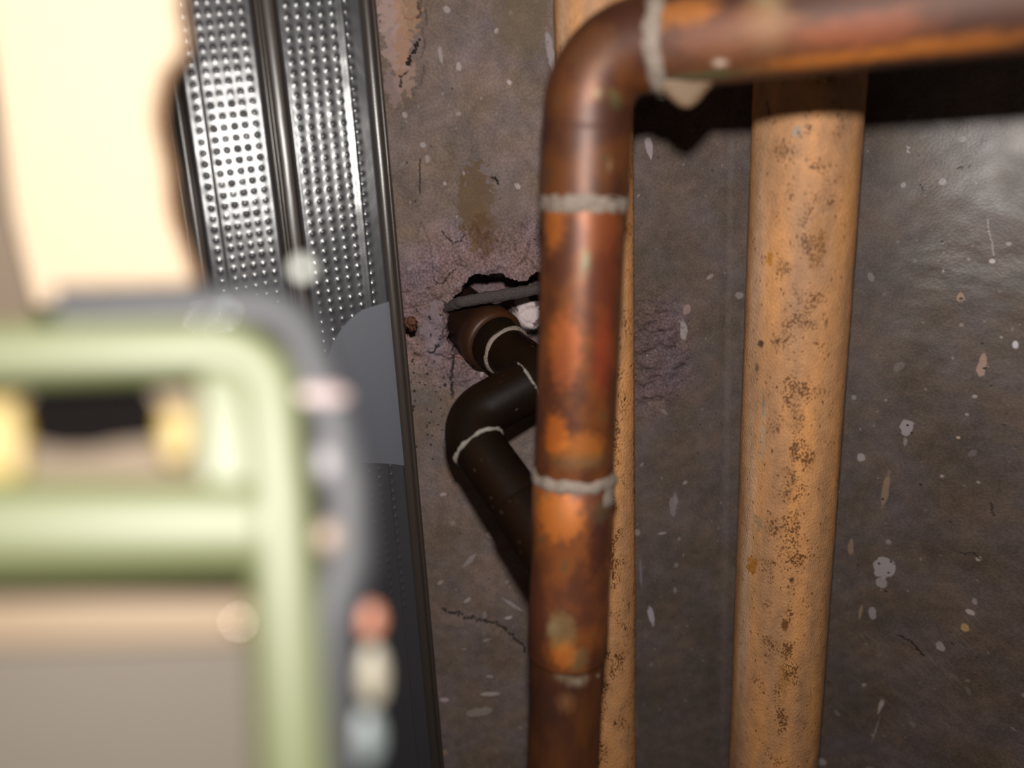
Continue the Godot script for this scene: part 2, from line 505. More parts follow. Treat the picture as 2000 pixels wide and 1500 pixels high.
	var m := mat(Color.WHITE, 1.0, 0.0, 0.42)
	m.albedo_texture = ImageTexture.create_from_image(im)
	m.roughness_texture = ImageTexture.create_from_image(ro)
	m.heightmap_enabled = true
	m.heightmap_texture = ImageTexture.create_from_image(hi)
	m.heightmap_scale = 0.02
	m.texture_repeat = false
	M.wall = m

# picture of a pipe wall: u round it (seam away from the lens), v along it
func pipe_uv(px: float, py: float, a: Vector3, d: Vector3, r: float, side: Vector3, v_len: float) -> Vector2:
	var rd := ray(px, py).normalized()
	var w := EYE - a
	var dd := rd - d * rd.dot(d)
	var ww := w - d * w.dot(d)
	var qa := dd.dot(dd)
	var qb := 2.0 * dd.dot(ww)
	var qc := ww.dot(ww) - r * r
	var disc := qb * qb - 4 * qa * qc
	var t := (-qb - sqrt(maxf(disc, 0.0))) / (2 * qa)
	var p := EYE + rd * t
	var s := (side - d * side.dot(d)).normalized()
	var u := d.cross(s)
	var e := p - a
	return Vector2(fposmod(atan2(e.dot(u), e.dot(s)) / TAU, 1.0), fposmod(e.dot(d) / v_len, 1.0))

func painted_texture(w: int, h: int, sd: int, a: Vector3, d: Vector3, r: float, side: Vector3, v_len: float, marks: Array, cracks: float) -> StandardMaterial3D:
	var run := noise(0.012, sd).get_image(w, h / 5, false, false, true)        # drawn out along the pipe
	run.resize(w, h, Image.INTERPOLATE_BILINEAR)
	var base := run.get_data()
	var mid := noise(0.03, sd + 1).get_image(w, h, false, false, true).get_data()
	var fine := noise(0.14, sd + 2, FastNoiseLite.TYPE_SIMPLEX, 3).get_image(w, h, false, false, true).get_data()
	var cl := noise(0.016, sd + 3, FastNoiseLite.TYPE_SIMPLEX_SMOOTH, 3).get_image(w, h, false, false, true).get_data()
	var rg := noise(0.035, sd + 4, FastNoiseLite.TYPE_SIMPLEX_SMOOTH, 2)
	rg.domain_warp_enabled = true
	rg.domain_warp_amplitude = 12.0
	rg.domain_warp_frequency = 0.03
	var al := PackedByteArray()
	var hg := PackedByteArray()
	al.resize(w * h * 3)
	hg.resize(w * h)
	for y in h:
		for x in w:
			var k := y * w + x
			var b := base[k] / 255.0 - 0.5
			var m := mid[k] / 255.0 - 0.5
			var f := fine[k] / 255.0 - 0.5
			var c := cl[k] / 255.0
			var u := float(x) / w
			var grey := exp(-pow((u - 0.36) / 0.035, 2)) * (0.5 + b)       # a paler, greyer run down the left of the face
			var l := 1.0 + b * 0.30 + m * 0.14 + f * 0.06
			var r_ := lerpf(176.0, 168.0, grey) * l
			var g_ := lerpf(128.0 - 10.0 * b, 142.0, grey) * l
			var b_ := lerpf(86.0 - 26.0 * b, 124.0, grey) * l
			var cen := 0.55 + 0.45 * exp(-pow((u - 0.52) / 0.10, 2))
			var s := sstep(0.70, 0.86, c * cen + f * 0.75 + 0.02)
			r_ = lerpf(r_, 86.0, s * 0.8)
			g_ = lerpf(g_, 52.0, s * 0.8)
			b_ = lerpf(b_, 24.0, s * 0.8)
			var hh := 128.0 + m * 46.0 + f * 120.0 - s * 40.0
			if cracks > 0.0:
				var q := absf(rg.get_noise_2d(x * 1.5, y * 0.8))
				var z := (1.0 - sstep(0.0, 0.05, q)) * sstep(0.45, 0.6, c) * cracks
				r_ = lerpf(r_, 60.0, z)
				g_ = lerpf(g_, 36.0, z)
				b_ = lerpf(b_, 18.0, z)
				hh -= z * 90.0
			al[k * 3] = clampi(int(r_), 0, 255)
			al[k * 3 + 1] = clampi(int(g_), 0, 255)
			al[k * 3 + 2] = clampi(int(b_), 0, 255)
			hg[k] = clampi(int(hh), 0, 255)
	var im := Image.create_from_data(w, h, false, Image.FORMAT_RGB8, al)
	var hi := Image.create_from_data(w, h, false, Image.FORMAT_R8, hg)
	for e in marks:
		var q := pipe_uv(e[0], e[1], a, d, r, side, v_len) * Vector2(w, h)
		var c: Color = e[5]
		if e[2] < 8.0 or c.g > 0.42 or c.r - c.b > 0.34:
			blot(im, q, e[2], e[3], e[4], c, e[6], int(e[1]), 0.9, hi, -0.1, 0.0, 0.2)
			continue
		blot(im, q, e[2], e[3], e[4], c, e[6] * 0.35, int(e[1]), 1.0, hi, 0.0, 0.0, 0.06)     # a smudge full of small dark flecks
		for i in int(e[2] * e[3] * 0.22):
			var g := Vector2(rng.randfn(0.0, 0.55) * e[2], rng.randfn(0.0, 0.6) * e[3])
			blot(im, q + g.rotated(e[4]), rng.randf_range(0.7, 1.8), rng.randf_range(0.7, 2.2), rng.randf_range(-1.5, 1.5), rgb(72, 46, 24), rng.randf_range(0.4, 0.85), i, 0.6, hi, -0.2)
	for i in 420:
		var q := pipe_uv(rng.randf_range(1440, 1660), rng.randf_range(200, 1500), a, d, r, side, v_len) * Vector2(w, h)
		blot(im, q, rng.randf_range(0.8, 2.0), rng.randf_range(1.0, 3.4), rng.randf_range(-1, 1), rgb(74, 42, 18), rng.randf_range(0.4, 0.9), i, 0.5, hi, -0.25)
	var m := mat(Color.WHITE, 0.62, 0.0, 0.42)
	m.albedo_texture = ImageTexture.create_from_image(im)
	m.heightmap_enabled = true
	m.heightmap_texture = ImageTexture.create_from_image(hi)
	m.heightmap_scale = 0.07
	return m

func copper_texture(w: int, h: int, sd: int, dark: float, rough: float, metal: float) -> StandardMaterial3D:
	var n1 := noise(0.006, sd, FastNoiseLite.TYPE_SIMPLEX_SMOOTH, 3).get_image(w, h, false, false, true).get_data()
	var n2 := noise(0.014, sd + 1, FastNoiseLite.TYPE_SIMPLEX_SMOOTH, 3).get_image(w, h, false, false, true).get_data()
	var n3 := noise(0.12, sd + 2, FastNoiseLite.TYPE_SIMPLEX, 3).get_image(w, h, false, false, true).get_data()
	var al := PackedByteArray()
	al.resize(w * h * 3)
	for k in w * h:
		var a := n1[k] / 255.0
		var b := n2[k] / 255.0
		var c := n3[k] / 255.0 - 0.5
		# bright orange, brown, dark oxide
		var t := sstep(0.3, 0.72, a * 0.6 + b * 0.4)
		var l := (1.0 + c * 0.06) * dark
		var r := lerpf(126.0, 182.0, t) * l
		var g := lerpf(68.0, 101.0, t) * l
		var bl := lerpf(43.0, 46.0, t) * l
		var v := sstep(0.73, 0.83, b * 0.8 + a * 0.2) * 0.45          # greenish bloom
		al[k * 3] = clampi(int(lerpf(r, 120.0 * dark, v)), 0, 255)
		al[k * 3 + 1] = clampi(int(lerpf(g, 112.0 * dark, v)), 0, 255)
		al[k * 3 + 2] = clampi(int(lerpf(bl, 78.0 * dark, v)), 0, 255)
	var m := mat(Color.WHITE, rough, metal, 0.5)
	m.albedo_texture = ImageTexture.create_from_image(Image.create_from_data(w, h, false, Image.FORMAT_RGB8, al))
	m.set_meta("w", w)
	return m

func mark(m: StandardMaterial3D, c: Vector2, rx: float, ry: float, col: Color, a: float, sd: int) -> void:
	var im := m.albedo_texture.get_image()
	blot(im, c * Vector2(im.get_width(), im.get_height()), rx, ry, 0.0, col, a, sd, 0.35, null, 0.0, 0.0, 0.06)
	m.albedo_texture = ImageTexture.create_from_image(im)

func bumped(m: StandardMaterial3D, t: Texture2D, cm: float, scale: float) -> StandardMaterial3D:
	m.heightmap_enabled = true
	m.heightmap_texture = t
	m.heightmap_scale = cm
	m.uv1_triplanar = true
	m.uv1_scale = Vector3.ONE * scale
	return m

# ---------------------------------------------------------------- the scene
func _ready() -> void:
	rng.seed = 7
	N1 = noise(60.0, 3)
	N2 = noise(0.11, 5, FastNoiseLite.TYPE_SIMPLEX_SMOOTH, 3)
	N4 = noise(150.0, 6, FastNoiseLite.TYPE_SIMPLEX_SMOOTH, 3)
	N3 = noise(260.0, 9, FastNoiseLite.TYPE_SIMPLEX, 4)

	var cam := Camera3D.new()
	cam.name = "camera"
	cam.fov = rad_to_deg(2.0 * atan(750.0 / F))
	cam.near = 0.01
	cam.far = 20.0
	cam.position = EYE
	cam.basis = cam_basis
	var lens := CameraAttributesPhysical.new()
	lens.frustum_focal_length = 24.0
	lens.exposure_aperture = 1.95            # 24 mm / 1.95: a 12.3 mm pupil
	lens.frustum_focus_distance = 0.497
	lens.frustum_near = 0.01
	lens.frustum_far = 20.0
	cam.attributes = lens
	add_child(cam)
	cam.fov = rad_to_deg(2.0 * atan(750.0 / F))

	var env := Environment.new()
	env.background_mode = Environment.BG_COLOR
	env.background_color = Color.BLACK
	env.tonemap_mode = Environment.TONE_MAPPER_LINEAR
	env.tonemap_exposure = 1.0
	env.sdfgi_enabled = true
	env.ssao_enabled = true
	env.ssil_enabled = true
	var we := WorldEnvironment.new()
	we.name = "environment"
	we.environment = env
	add_child(we)

	var flash := OmniLight3D.new()           # the flash, a little above the lens
	flash.name = "camera_flash"
	flash.position = EYE + cam_basis * Vector3(0.002, 0.067, 0.0)
	flash.light_color = Color(1.0, 0.98, 0.955)
	flash.light_energy = 0.26
	flash.light_size = 0.008
	flash.omni_range = 5.0
	flash.omni_attenuation = 2.0
	flash.shadow_enabled = true
	add_child(flash)

	wall_textures()
	build_room()
	build_painted_pipes()
	build_stud()
	build_copper()
	build_rod()
	build_board()
	build_tool()

func build_room() -> void:
	for q in [[872, 604], [882, 592], [900, 570], [912, 552], [922, 541], [940, 538], [962, 541], [982, 537], [1000, 549], [1018, 553], [1040, 541], [1062, 534], [1082, 548], [1090, 620], [1082, 690], [1050, 722], [1000, 726], [960, 716], [926, 706], [890, 690], [876, 668]]:
		hole_poly.append(on_wall(q[0], q[1]))
	for q in [[880, 690], [960, 700], [1090, 716], [1100, 800], [1000, 800], [883, 780]]:
		cut_poly.append(on_wall(q[0], q[1]))
	# grid lines: fine where the photograph looks, finest round the hole
	var xs := PackedFloat32Array()
	var ys := PackedFloat32Array()
	var x := -0.26
	var hx0 := on_wall(850, 620).x
	var hx1 := on_wall(1110, 620).x
	while x < 0.5:
		xs.append(x)
		x += 0.0009 if x > hx0 and x < hx1 else 0.0026 if x > -0.2 and x < 0.44 else 0.012
	xs.append(0.5)
	var y := 1.8
	var hy0 := on_wall(950, 830).y
	var hy1 := on_wall(950, 500).y
	while y > 0.0:
		ys.append(y)
		y -= 0.0009 if y > hy0 and y < hy1 else 0.0026 if y > 0.72 and y < 1.48 else 0.03
	ys.append(0.0)
	var spall_c := on_wall(775, 60)
	var seam := on_wall(1424, 500).x
	var ledge0 := on_wall(864, 1192)
	var ledge1 := on_wall(1028, 1275)
	var lump := on_wall(845, 655)
	var gouge := on_wall(1790, 1270)
	var stuff_in := on_wall(1040, 625)
	var jag := noise(110.0, 21, FastNoiseLite.TYPE_SIMPLEX_SMOOTH, 3)
	var crumb := noise(75.0, 22, FastNoiseLite.TYPE_SIMPLEX_SMOOTH, 5)
	var at := func(i: int, j: int) -> Vector3:
		var p := Vector2(xs[i], ys[j])
		var z := WALL_Z + cove(p.x) * lean(p.y) + 0.0007 * N1.get_noise_2d(p.x * 0.35, p.y * 0.35)
		if p.x > -0.2 and p.x < 0.45 and p.y > 0.7 and p.y < 1.5:
			var rz := rough_zone(p)
			z += 0.00003 * crumb.get_noise_2d(p.x * 4.0, p.y * 4.0) * (1.0 + 14.0 * rz)
			if rz > 0.0: z += rz * (0.0048 * crumb.get_noise_2d(p.x, p.y) + 0.0012 * crumb.get_noise_2d(p.x * 3.0, p.y * 3.0))
			z -= 0.0010 * exp(-pow((p.x - seam) / 0.004, 2))
			# spalled plaster, recessed with a broken edge
			var sd := ((p - spall_c) / Vector2(0.018, 0.042)).length() + 0.5 * crumb.get_noise_2d(p.x * 1.2, p.y * 1.2)
			z -= 0.0022 * (1.0 - sstep(0.85, 1.0, sd))
			# the ledge at the lower left
			var t := (p - ledge0).dot(ledge1 - ledge0) / (ledge1 - ledge0).length_squared()
			if t > 0.0 and t < 1.0:
				var e := p.y - lerpf(ledge0.y, ledge1.y, t * t * 0.6 + t * 0.4) + 0.002 * crumb.get_noise_2d(p.x, 1.0)
				z += 0.0035 * sin(PI * t) * (1.0 - sstep(-0.001, 0.0006, e)) * sstep(-0.03, -0.004, e)
			z += 0.003 * exp(-pow((p.x - lump.x) / 0.006, 2) - pow((p.y - lump.y) / 0.011, 2))
			# diagonal trowel gouges on the right
			var g := (p - gouge).rotated(0.75)
			z += 0.0011 * crumb.get_noise_2d(g.x * 1.3, g.y * 0.25) * exp(-pow(g.length() / 0.06, 2))
			if xs[i] > hx0 and xs[i] < hx1 and ys[j] > hy0 and ys[j] < hy1:
				var qj := p + Vector2(jag.get_noise_2d(p.x, p.y), jag.get_noise_2d(p.y + 3.0, p.x)) * 0.0028
				if Geometry2D.is_point_in_polygon(qj, cut_poly): z -= 0.003
				if Geometry2D.is_point_in_polygon(qj, hole_poly):
					var inner := 1.0 - sstep(0.35, 1.05, ((p - stuff_in) / Vector2(0.022, 0.022)).length())
					z = WALL_Z - 0.05 + 0.034 * inner + 0.003 * crumb.get_noise_2d(p.x, p.y)
		return Vector3(p.x, p.y, z)
	var uv := func(p: Vector3, _i: int, _j: int) -> Vector2:
		return Vector2((p.x - WX0) * WPM / WW, (WY1 - p.y) * WPM / WH)
	var back := struct("wall_back", sheet(xs.size(), ys.size(), at, uv), M.wall, "grey brown concrete wall behind the pipes, splashed with paint and plaster, broken open round a pipe")
	var dull := bumped(mat(rgb(62, 56, 51), 0.9), noise_tex(0.05, 31), 0.1, 5.0)
	var pale := bumped(mat(rgb(104, 92, 80), 0.9), noise_tex(0.05, 32), 0.05, 6.0)
	part("backing", box_mesh(Vector3(-0.27, 0, -0.66), Vector3(0.56, 1.8, -0.57)), dull, back)
	struct("wall_left", box_mesh(Vector3(-0.32, 0, -0.57), Vector3(-0.25, 1.8, 0.56)), pale, "pale plaster side wall beyond the left edge of the metal stud")
	struct("wall_right", box_mesh(Vector3(0.5, 0, -0.57), Vector3(0.56, 1.8, 0.56)), dull, "dull grey side wall at the right of the pipe shaft")
	struct("wall_front", box_mesh(Vector3(-0.32, 0, 0.5), Vector3(0.56, 1.8, 0.56)), dull, "dull grey wall behind the camera closing the pipe shaft")
	struct("floor", box_mesh(Vector3(-0.32, -0.06, -0.66), Vector3(0.56, 0, 0.56)), dull, "bare concrete floor under the pipes")
	struct("ceiling", box_mesh(Vector3(-0.32, 1.8, -0.66), Vector3(0.56, 1.86, 0.56)), dull, "bare concrete ceiling above the pipes")

func vertical_pipe(called: String, label: String, c: Vector3, r: float, m: Material) -> void:
	var t := thing(called, label, "pipe", Vector3(c.x, 0.0, c.z))
	var p := PackedVector3Array()
	for i in 361: p.append(Vector3(c.x, 1.8 * i / 360.0, c.z))
	var away := Vector3(c.x, 0, c.z).normalized()
	var st := S()
	var lump := func(v: float, a: float) -> float:
		return 1.0 + 0.009 * N1.get_noise_3d(cos(a) * r * 1.0, v * 0.8, sin(a) * r * 1.0) + 0.0035 * N3.get_noise_3d(cos(a) * r, v, sin(a) * r)
	tube(st, p, r, r, away, 72, 2.0, lump, true, 0.8)
	part("pipe_wall", done(st), m, t)

func build_painted_pipes() -> void:
	var c := spot(1571, 334, 0.466 / cos(deg_to_rad(0.0)) * cos(deg_to_rad(PITCH)))
	c.y = 0.0
	var r := 0.0305
	var away := Vector3(c.x, 0, c.z).normalized()
	var k := rgb(58, 36, 18)
	var marks := []
	for e in [[1555, 258, 9, 8, 0, rgb(140, 132, 128), 0.9], [1530, 295, 14, 20, 0.4, rgb(118, 88, 58), 0.55], [1500, 215, 5, 14, 0.5, k, 0.6], [1545, 300, 12, 14, 0, rgb(124, 104, 84), 0.5], [1503, 505, 9, 14, 0, rgb(150, 98, 26), 0.7], [1525, 525, 12, 20, 0, rgb(120, 82, 44), 0.5],
		[1580, 636, 14, 11, 0, rgb(84, 62, 42), 0.75], [1613, 632, 5, 9, 0, rgb(96, 56, 22), 0.8], [1485, 672, 8, 9, 0, rgb(66, 48, 36), 0.85], [1516, 668, 9, 8, 0.3, k, 0.65], [1478, 720, 5, 9, 0, rgb(66, 50, 38), 0.8], [1490, 795, 3, 28, 0.04, rgb(84, 112, 122), 0.75], [1490, 850, 8, 60, 0, rgb(160, 144, 128), 0.5],
		[1556, 820, 14, 30, 0.1, rgb(98, 66, 38), 0.6], [1552, 880, 9, 24, 0, rgb(104, 76, 50), 0.5], [1543, 930, 15, 30, 0.15, rgb(96, 70, 46), 0.65], [1535, 965, 16, 20, 0.2, rgb(88, 60, 36), 0.6], [1518, 838, 4, 8, 0, k, 0.7], [1468, 1105, 14, 22, 0, rgb(152, 96, 28), 0.75], [1545, 1135, 5, 7, 0.4, k, 0.85], [1532, 1220, 8, 14, 0, rgb(84, 48, 20), 0.7], [1497, 1252, 9, 12, 0.4, rgb(80, 50, 24), 0.6],
		[1478, 1020, 12, 14, 0, rgb(128, 112, 88), 0.6], [1540, 1060, 16, 60, 0, rgb(140, 100, 58), 0.35], [1530, 1330, 12, 50, 0, rgb(140, 98, 50), 0.4], [1555, 1010, 10, 40, 0, rgb(120, 86, 52), 0.4], [1600, 470, 20, 50, 0, rgb(150, 104, 54), 0.35], [1640, 900, 16, 80, 0, rgb(150, 100, 46), 0.35]]:
		marks.append([e[0], e[1], e[2] * 0.95, e[3] * 0.75, e[4], e[5], e[6]])
	var m := painted_texture(660, 2048, 41, c, Vector3.UP, r, away, 0.8, marks, 0.0)
	vertical_pipe("painted_pipe", "thick beige painted pipe with brown flaking specks, standing right of the copper pipes", c, r, m)
	var c2 := spot(1164, 334, 0.4745 * cos(deg_to_rad(PITCH)))
	c2.y = 0.0
	var r2 := 0.0222
	var away2 := Vector3(c2.x, 0, c2.z).normalized()
	var m2 := painted_texture(420, 1800, 61, c2, Vector3.UP, r2, away2, 0.8, [], 0.9)
	vertical_pipe("painted_pipe", "thin beige painted pipe with cracked paint, mostly hidden behind the upright copper pipe", c2, r2, m2)

func build_stud() -> void:
	var yaw := deg_to_rad(19.0)
	var o := spot(728, 330, 0.468 * cos(deg_to_rad(PITCH)))
	var frame := Basis(Vector3.UP, yaw) * Basis(Vector3.RIGHT, deg_to_rad(-1.7)) * Basis(Vector3.BACK, deg_to_rad(-0.1))   # it leans a little
	var n := frame.z
	var ex := frame.x
	var ey := frame.y
	var W := func(px: float) -> float: return (on_plane(px, 310, o, n) - o).dot(ex)
	var zinc := bumped(mat(rgb(53, 52, 56), 0.27, 0.0, 0.56), noise_tex(0.22, 51, 512, FastNoiseLite.TYPE_SIMPLEX, 3), 0.0026, 9.0)
	var dark := bumped(mat(rgb(54, 47, 43), 0.3, 0.0, 0.5), noise_tex(0.2, 52), 0.002, 12.0)
	var film := bumped(mat(rgb(80, 82, 90), 0.6, 0.0, 0.4), noise_tex(0.03, 53), 0.004, 10.0)
	var rust := bumped(mat(rgb(92, 56, 44), 0.35, 0.3, 0.5), noise_tex(0.1, 54), 0.08, 30.0)
	var t := thing("metal_stud", "galvanised sheet metal stud with rows of raised dimples, upright against the wall at the left", "stud", o - ey * (o.y - 0.7))
	# [left pixel, right pixel, columns of dimples, folds]
	var yt := 1.8
	for strip in [[377.0, 529.0, [399.0, 426.0, 446.0, 467.0, 487.0, 508.0]], [574.0, 734.0, [593.0, 614.0, 635.5, 657.0, 678.0, 704.0]]]:
		var w0: float = W.call(strip[0])
		var w1: float = W.call(strip[1])
		var cols := PackedFloat32Array()
		for c in strip[2]: cols.append(W.call(c))
		var second: bool = strip[0] > 500.0
		var us := PackedFloat32Array()
		var nx := 96
		for i in nx + 1: us.append(lerpf(w0, w1, float(i) / nx))
		var vs := PackedFloat32Array()
		var y := yt
		while y > 0.7:
			vs.append(y)
			y -= 0.0006 if y > (1.02 if second else 1.12) and y < 1.45 else 0.02
		vs.append(0.7)
		var pitch := 0.00585
		var mid := (w0 + w1) * 0.5
		var half := (w1 - w0) * 0.5
		var fold: float = W.call(698.0 if second else 413.0)
		var at := func(i: int, j: int) -> Vector3:
			var u := us[i]
			var yy := vs[j]
			var h := 0.0
			var edge := half - absf(u - mid)
			h -= 0.0012 * pow(1.0 - clampf(edge / 0.0016, 0, 1), 2.0)          # rolled edges
			var near := 0
			var best := 1.0
			for c in cols.size():
				if absf(u - cols[c]) < best:
					best = absf(u - cols[c])
					near = c
			h += 0.00003 * cos(clampf(best / 0.0032, 0, 1) * PI)             # soft ribs between the columns
			if second:
				h += 0.00062 * sstep(fold - 0.005, fold, u) * (1.0 - sstep(fold, fold + 0.0007, u))
				h += 0.0003 * pow((u - mid) / half, 2)
			else:
				h -= 0.00045 * (1.0 - sstep(fold - 0.0012, fold + 0.0006, u))
			if yy > 0.9:
				var skew := yy - (u - w0) * 0.10
				var row := roundf(skew / pitch)
				var dy := skew - row * pitch
				var du := u - cols[near]
				var soft := 0.75 + 0.6 * N1.get_noise_2d(near * 0.37 + (9.0 if second else 0.0), row * 0.011)
				var d2 := (du * du + dy * dy) / (0.00135 * 0.00135)
				h += 0.00052 * clampf(soft, 0.12, 1.0) * exp(-d2 * 1.4)
			h += 0.00035 * N1.get_noise_2d(u * 0.3, yy * 0.25)
			return o + ex * u + ey * (yy - o.y) + n * h
		part("dimpled_face", sheet(us.size(), vs.size(), at, func(p: Vector3, i: int, j: int) -> Vector2: return Vector2(us[i], vs[j])), zinc, t)
	# the folds beside and between the faces: [pixel, height] outlines run up the stud
	for f in [["side_flange", [[336, -0.05], [336, -0.012], [339, -0.0075], [343, -0.006], [347, -0.0075], [350, -0.012], [372, -0.013], [376, -0.008], [377, -0.0012]], dark],
			["groove", [[529, -0.0012], [531, -0.005], [535, -0.0066], [540, -0.0066], [542, -0.0056], [545, -0.0048], [548, -0.0056], [551, -0.0066], [569, -0.0066], [572, -0.0045], [574, -0.0012]], dark],
			["rolled_lip", [[734, -0.0012], [736, -0.006], [738, -0.0082], [752, -0.0078], [754, -0.006], [757, -0.0044], [760, -0.0040], [763, -0.0046], [766, -0.0065], [768, -0.010], [769, -0.04]], dark]]:
		var q := PackedVector2Array()
		for e in f[1]: q.append(Vector2(W.call(float(e[0])), e[1]))
		var at := func(i: int, j: int) -> Vector3:
			return o + ex * q[i].x + ey * (1.8 - 1.1 * j / 90.0 - o.y) + n * (q[i].y + 0.0003 * N1.get_noise_2d(i * 0.01, j * 0.004))
		part(f[0], sheet(q.size(), 91, at, func(p: Vector3, i: int, j: int) -> Vector2: return Vector2(q[i].x, j / 90.0)), f[2], t)
	# smooth grey film stuck over the face and the lip, rounded at its top
	var fp := PackedVector2Array()
	for q in [[765, 588], [748, 592], [728, 598], [706, 606], [686, 620], [668, 640], [650, 668], [640, 700], [640, 760], [640, 900], [700, 903], [760, 905], [793, 908], [786, 800], [776, 690]]:
		var e := on_plane(q[0], q[1], o, n) - o
		fp.append(Vector2(minf(e.dot(ex), W.call(733.0)), e.dot(ey)))
	var st := S()
	slab(st, fp, o, ex, ey, n, -0.0003, 0.00105, 0.0001)
	part("film_patch", done(st), film, t, "smooth dull grey film over the lower dimples")
	st = S()
	var rl: Vector3 = o + ex * W.call(771.0) + n * -0.003
	rl = on_plane(803, 632, rl, n)
	blob(st, rl, ex * 0.0036, Vector3.UP * 0.0036, n * 0.004, 0.9, 24, N3)
	part("rust_lump", done(st), rust, t, "small shiny rust brown lump on the rolled lip")

func build_copper() -> void:
	var away := Vector3(0.12, 0, -1).normalized()
	var riser_a := spot(1146, 240, 0.3555)
	var low := spot(1101, 1450, 0.421)
	var d := (riser_a - low).normalized()          # upwards along the riser
	var hdir := Vector3(cos(deg_to_rad(26.0)), 0.012, sin(deg_to_rad(26.0))).normalized()
	var R := 0.0197
	var RS := 0.0209                                # fitting sockets
	var bend := 0.0265
	var corner := riser_a + d * 0.0305
	var copper := copper_texture(512, 1024, 71, 0.62, 0.46, 0.35)
	var copper_b := copper_texture(512, 512, 75, 0.5, 0.5, 0.3)
	var copper_c := copper_texture(512, 512, 83, 0.47, 0.66, 0.15)
	var oxide := copper_texture(256, 256, 79, 0.13, 0.5, 0.0)
	bumped_uv(oxide)
	oxide.metallic_specular = 0.22
	var oi := oxide.albedo_texture.get_image()
	for i in 60: blot(oi, Vector2(rng.randf() * 256, rng.randf() * 256), rng.randf_range(0.5, 1.2), rng.randf_range(0.5, 2.4), rng.randf_range(-1.5, 1.5), rgb(120, 108, 100), rng.randf_range(0.3, 0.9), i)
	oxide.albedo_texture = ImageTexture.create_from_image(oi)
	var solder := bumped(mat(rgb(122, 110, 100), 0.6, 0.1, 0.4), noise_tex(0.06, 81), 0.08, 18.0)
	var flux := bumped(mat(rgb(96, 76, 57), 0.6, 0.0, 0.4), noise_tex(0.05, 82), 0.03, 16.0)
	var crust := bumped(mat(rgb(132, 126, 118), 0.75), noise_tex(0.12, 85), 0.12, 18.0)
	var t := thing("copper_pipework", "tarnished orange copper pipework with soldered elbow, upright, tee and dark branch into the wall", "pipe", Vector3(low.x, 0, low.z))
	var along := func(p: Vector3) -> float: return (p - low).dot(d)
	var top: float = along.call(riser_a)
	var on_axis := func(py: float) -> float:       # height along the riser where its near side shows at this row
		var mid := spot(1146 + (py - 240) * (1101.0 - 1146.0) / 1210.0, py, lerpf(0.3555, 0.421, (py - 240) / 1210.0) - 0.019)
		return along.call(mid)
	# upright pipe between elbow and tee
	var s0: float = on_axis.call(950)
	var s1: float = on_axis.call(385)
	var sb: float = on_axis.call(1308)
	# marks on the upright pipe
	var vl := 0.3
	for e in [[1142, 512, 9, 22, rgb(104, 112, 90), 0.7], [1080, 440, 24, 44, rgb(206, 118, 44), 0.5], [1085, 850, 26, 36, rgb(226, 120, 34), 0.5], [1140, 880, 46, 30, rgb(200, 120, 44), 0.45], [1185, 560, 26, 120, rgb(120, 50, 30), 0.4], [1180, 700, 24, 60, rgb(150, 52, 34), 0.4], [1100, 690, 30, 60, rgb(180, 92, 42), 0.5], [1140, 905, 70, 14, rgb(96, 80, 62), 0.55], [1180, 450, 30, 40, rgb(120, 62, 34), 0.5]]:
		var q := pipe_uv(e[0], e[1], low + d * s0, d, R, away, vl)
		mark(copper, q, e[2] * 1.2, e[3] * 1.1, e[4], e[5], int(e[1]))
	var st := S()
	tube(st, resample(PackedVector3Array([low + d * s0, low + d * (s1 + 0.006)]), 0.02), R, R, away, 64, 2.0, null, true, vl)
	part("riser_pipe", done(st), copper, t)
	# elbow: socket on the riser, bend, socket on the horizontal run
	var run := corner + hdir * 0.0365
	var path := fillet([low + d * (s1 - 0.001), corner, run], bend, 16)
	st = S()
	var belly := func(v: float, _a: float) -> float:
		return RS * (1.0 if v < 0.0315 else 0.972 if v < 0.0325 else 0.985)
	tube(st, resample(path, 0.0016), 1.0, 1.0, away, 56, 2.0, belly, true, 0.16)
	var eb := part("elbow", done(st), copper_b, t)
	for e in [[1165, 165, 9, 14, rgb(150, 150, 112), 0.5], [1200, 150, 20, 22, rgb(84, 92, 62), 0.5], [1190, 320, 5, 12, rgb(150, 140, 120), 0.5], [1110, 90, 40, 40, rgb(92, 58, 34), 0.6], [1205, 190, 18, 16, rgb(74, 80, 52), 0.6]]:
		var q := pipe_uv(e[0], e[1], low + d * s1, d, RS, away, 0.16)
		mark(copper_b, q, e[2], e[3], e[4], e[5], int(e[0]))
	# horizontal run towards the right and the camera
	st = S()
	var side_h := Vector3(0.3, 0.3, -1).normalized()
	tube(st, resample(PackedVector3Array([run - hdir * 0.004, run + hdir * 0.40]), 0.01), R * 1.0, R * 1.0, side_h, 64, 2.0, null, true, 0.3)
	part("horizontal_pipe", done(st), copper_c, t)
	for e in [[1495, 20, 22, 60, rgb(150, 142, 104), 0.55], [1405, 122, 8, 8, rgb(190, 176, 168), 0.85], [1360, 150, 60, 12, rgb(70, 86, 60), 0.7], [1420, 60, 60, 40, rgb(110, 66, 42), 0.55], [1330, 20, 40, 30, rgb(200, 124, 44), 0.5], [1600, 120, 60, 18, rgb(206, 122, 40), 0.5], [1850, 90, 90, 22, rgb(206, 122, 40), 0.5], [1680, 60, 60, 30, rgb(136, 70, 42), 0.5]]:
		var q := pipe_uv(e[0], e[1], run - hdir * 0.004, hdir, R, side_h, 0.3)
		mark(copper_c, Vector2(q.x, q.y), e[3] * 1.0, e[2] * 0.7, e[4], e[5], int(e[0]))
	# solder collars
	st = S()
	turned(st, run, hdir, [[-0.006, RS * 0.97], [-0.0045, RS + 0.0010], [-0.002, RS + 0.0016], [0.0006, RS + 0.0010], [0.002, R - 0.001]], side_h, 72, 1.0, 0.0017, N4)
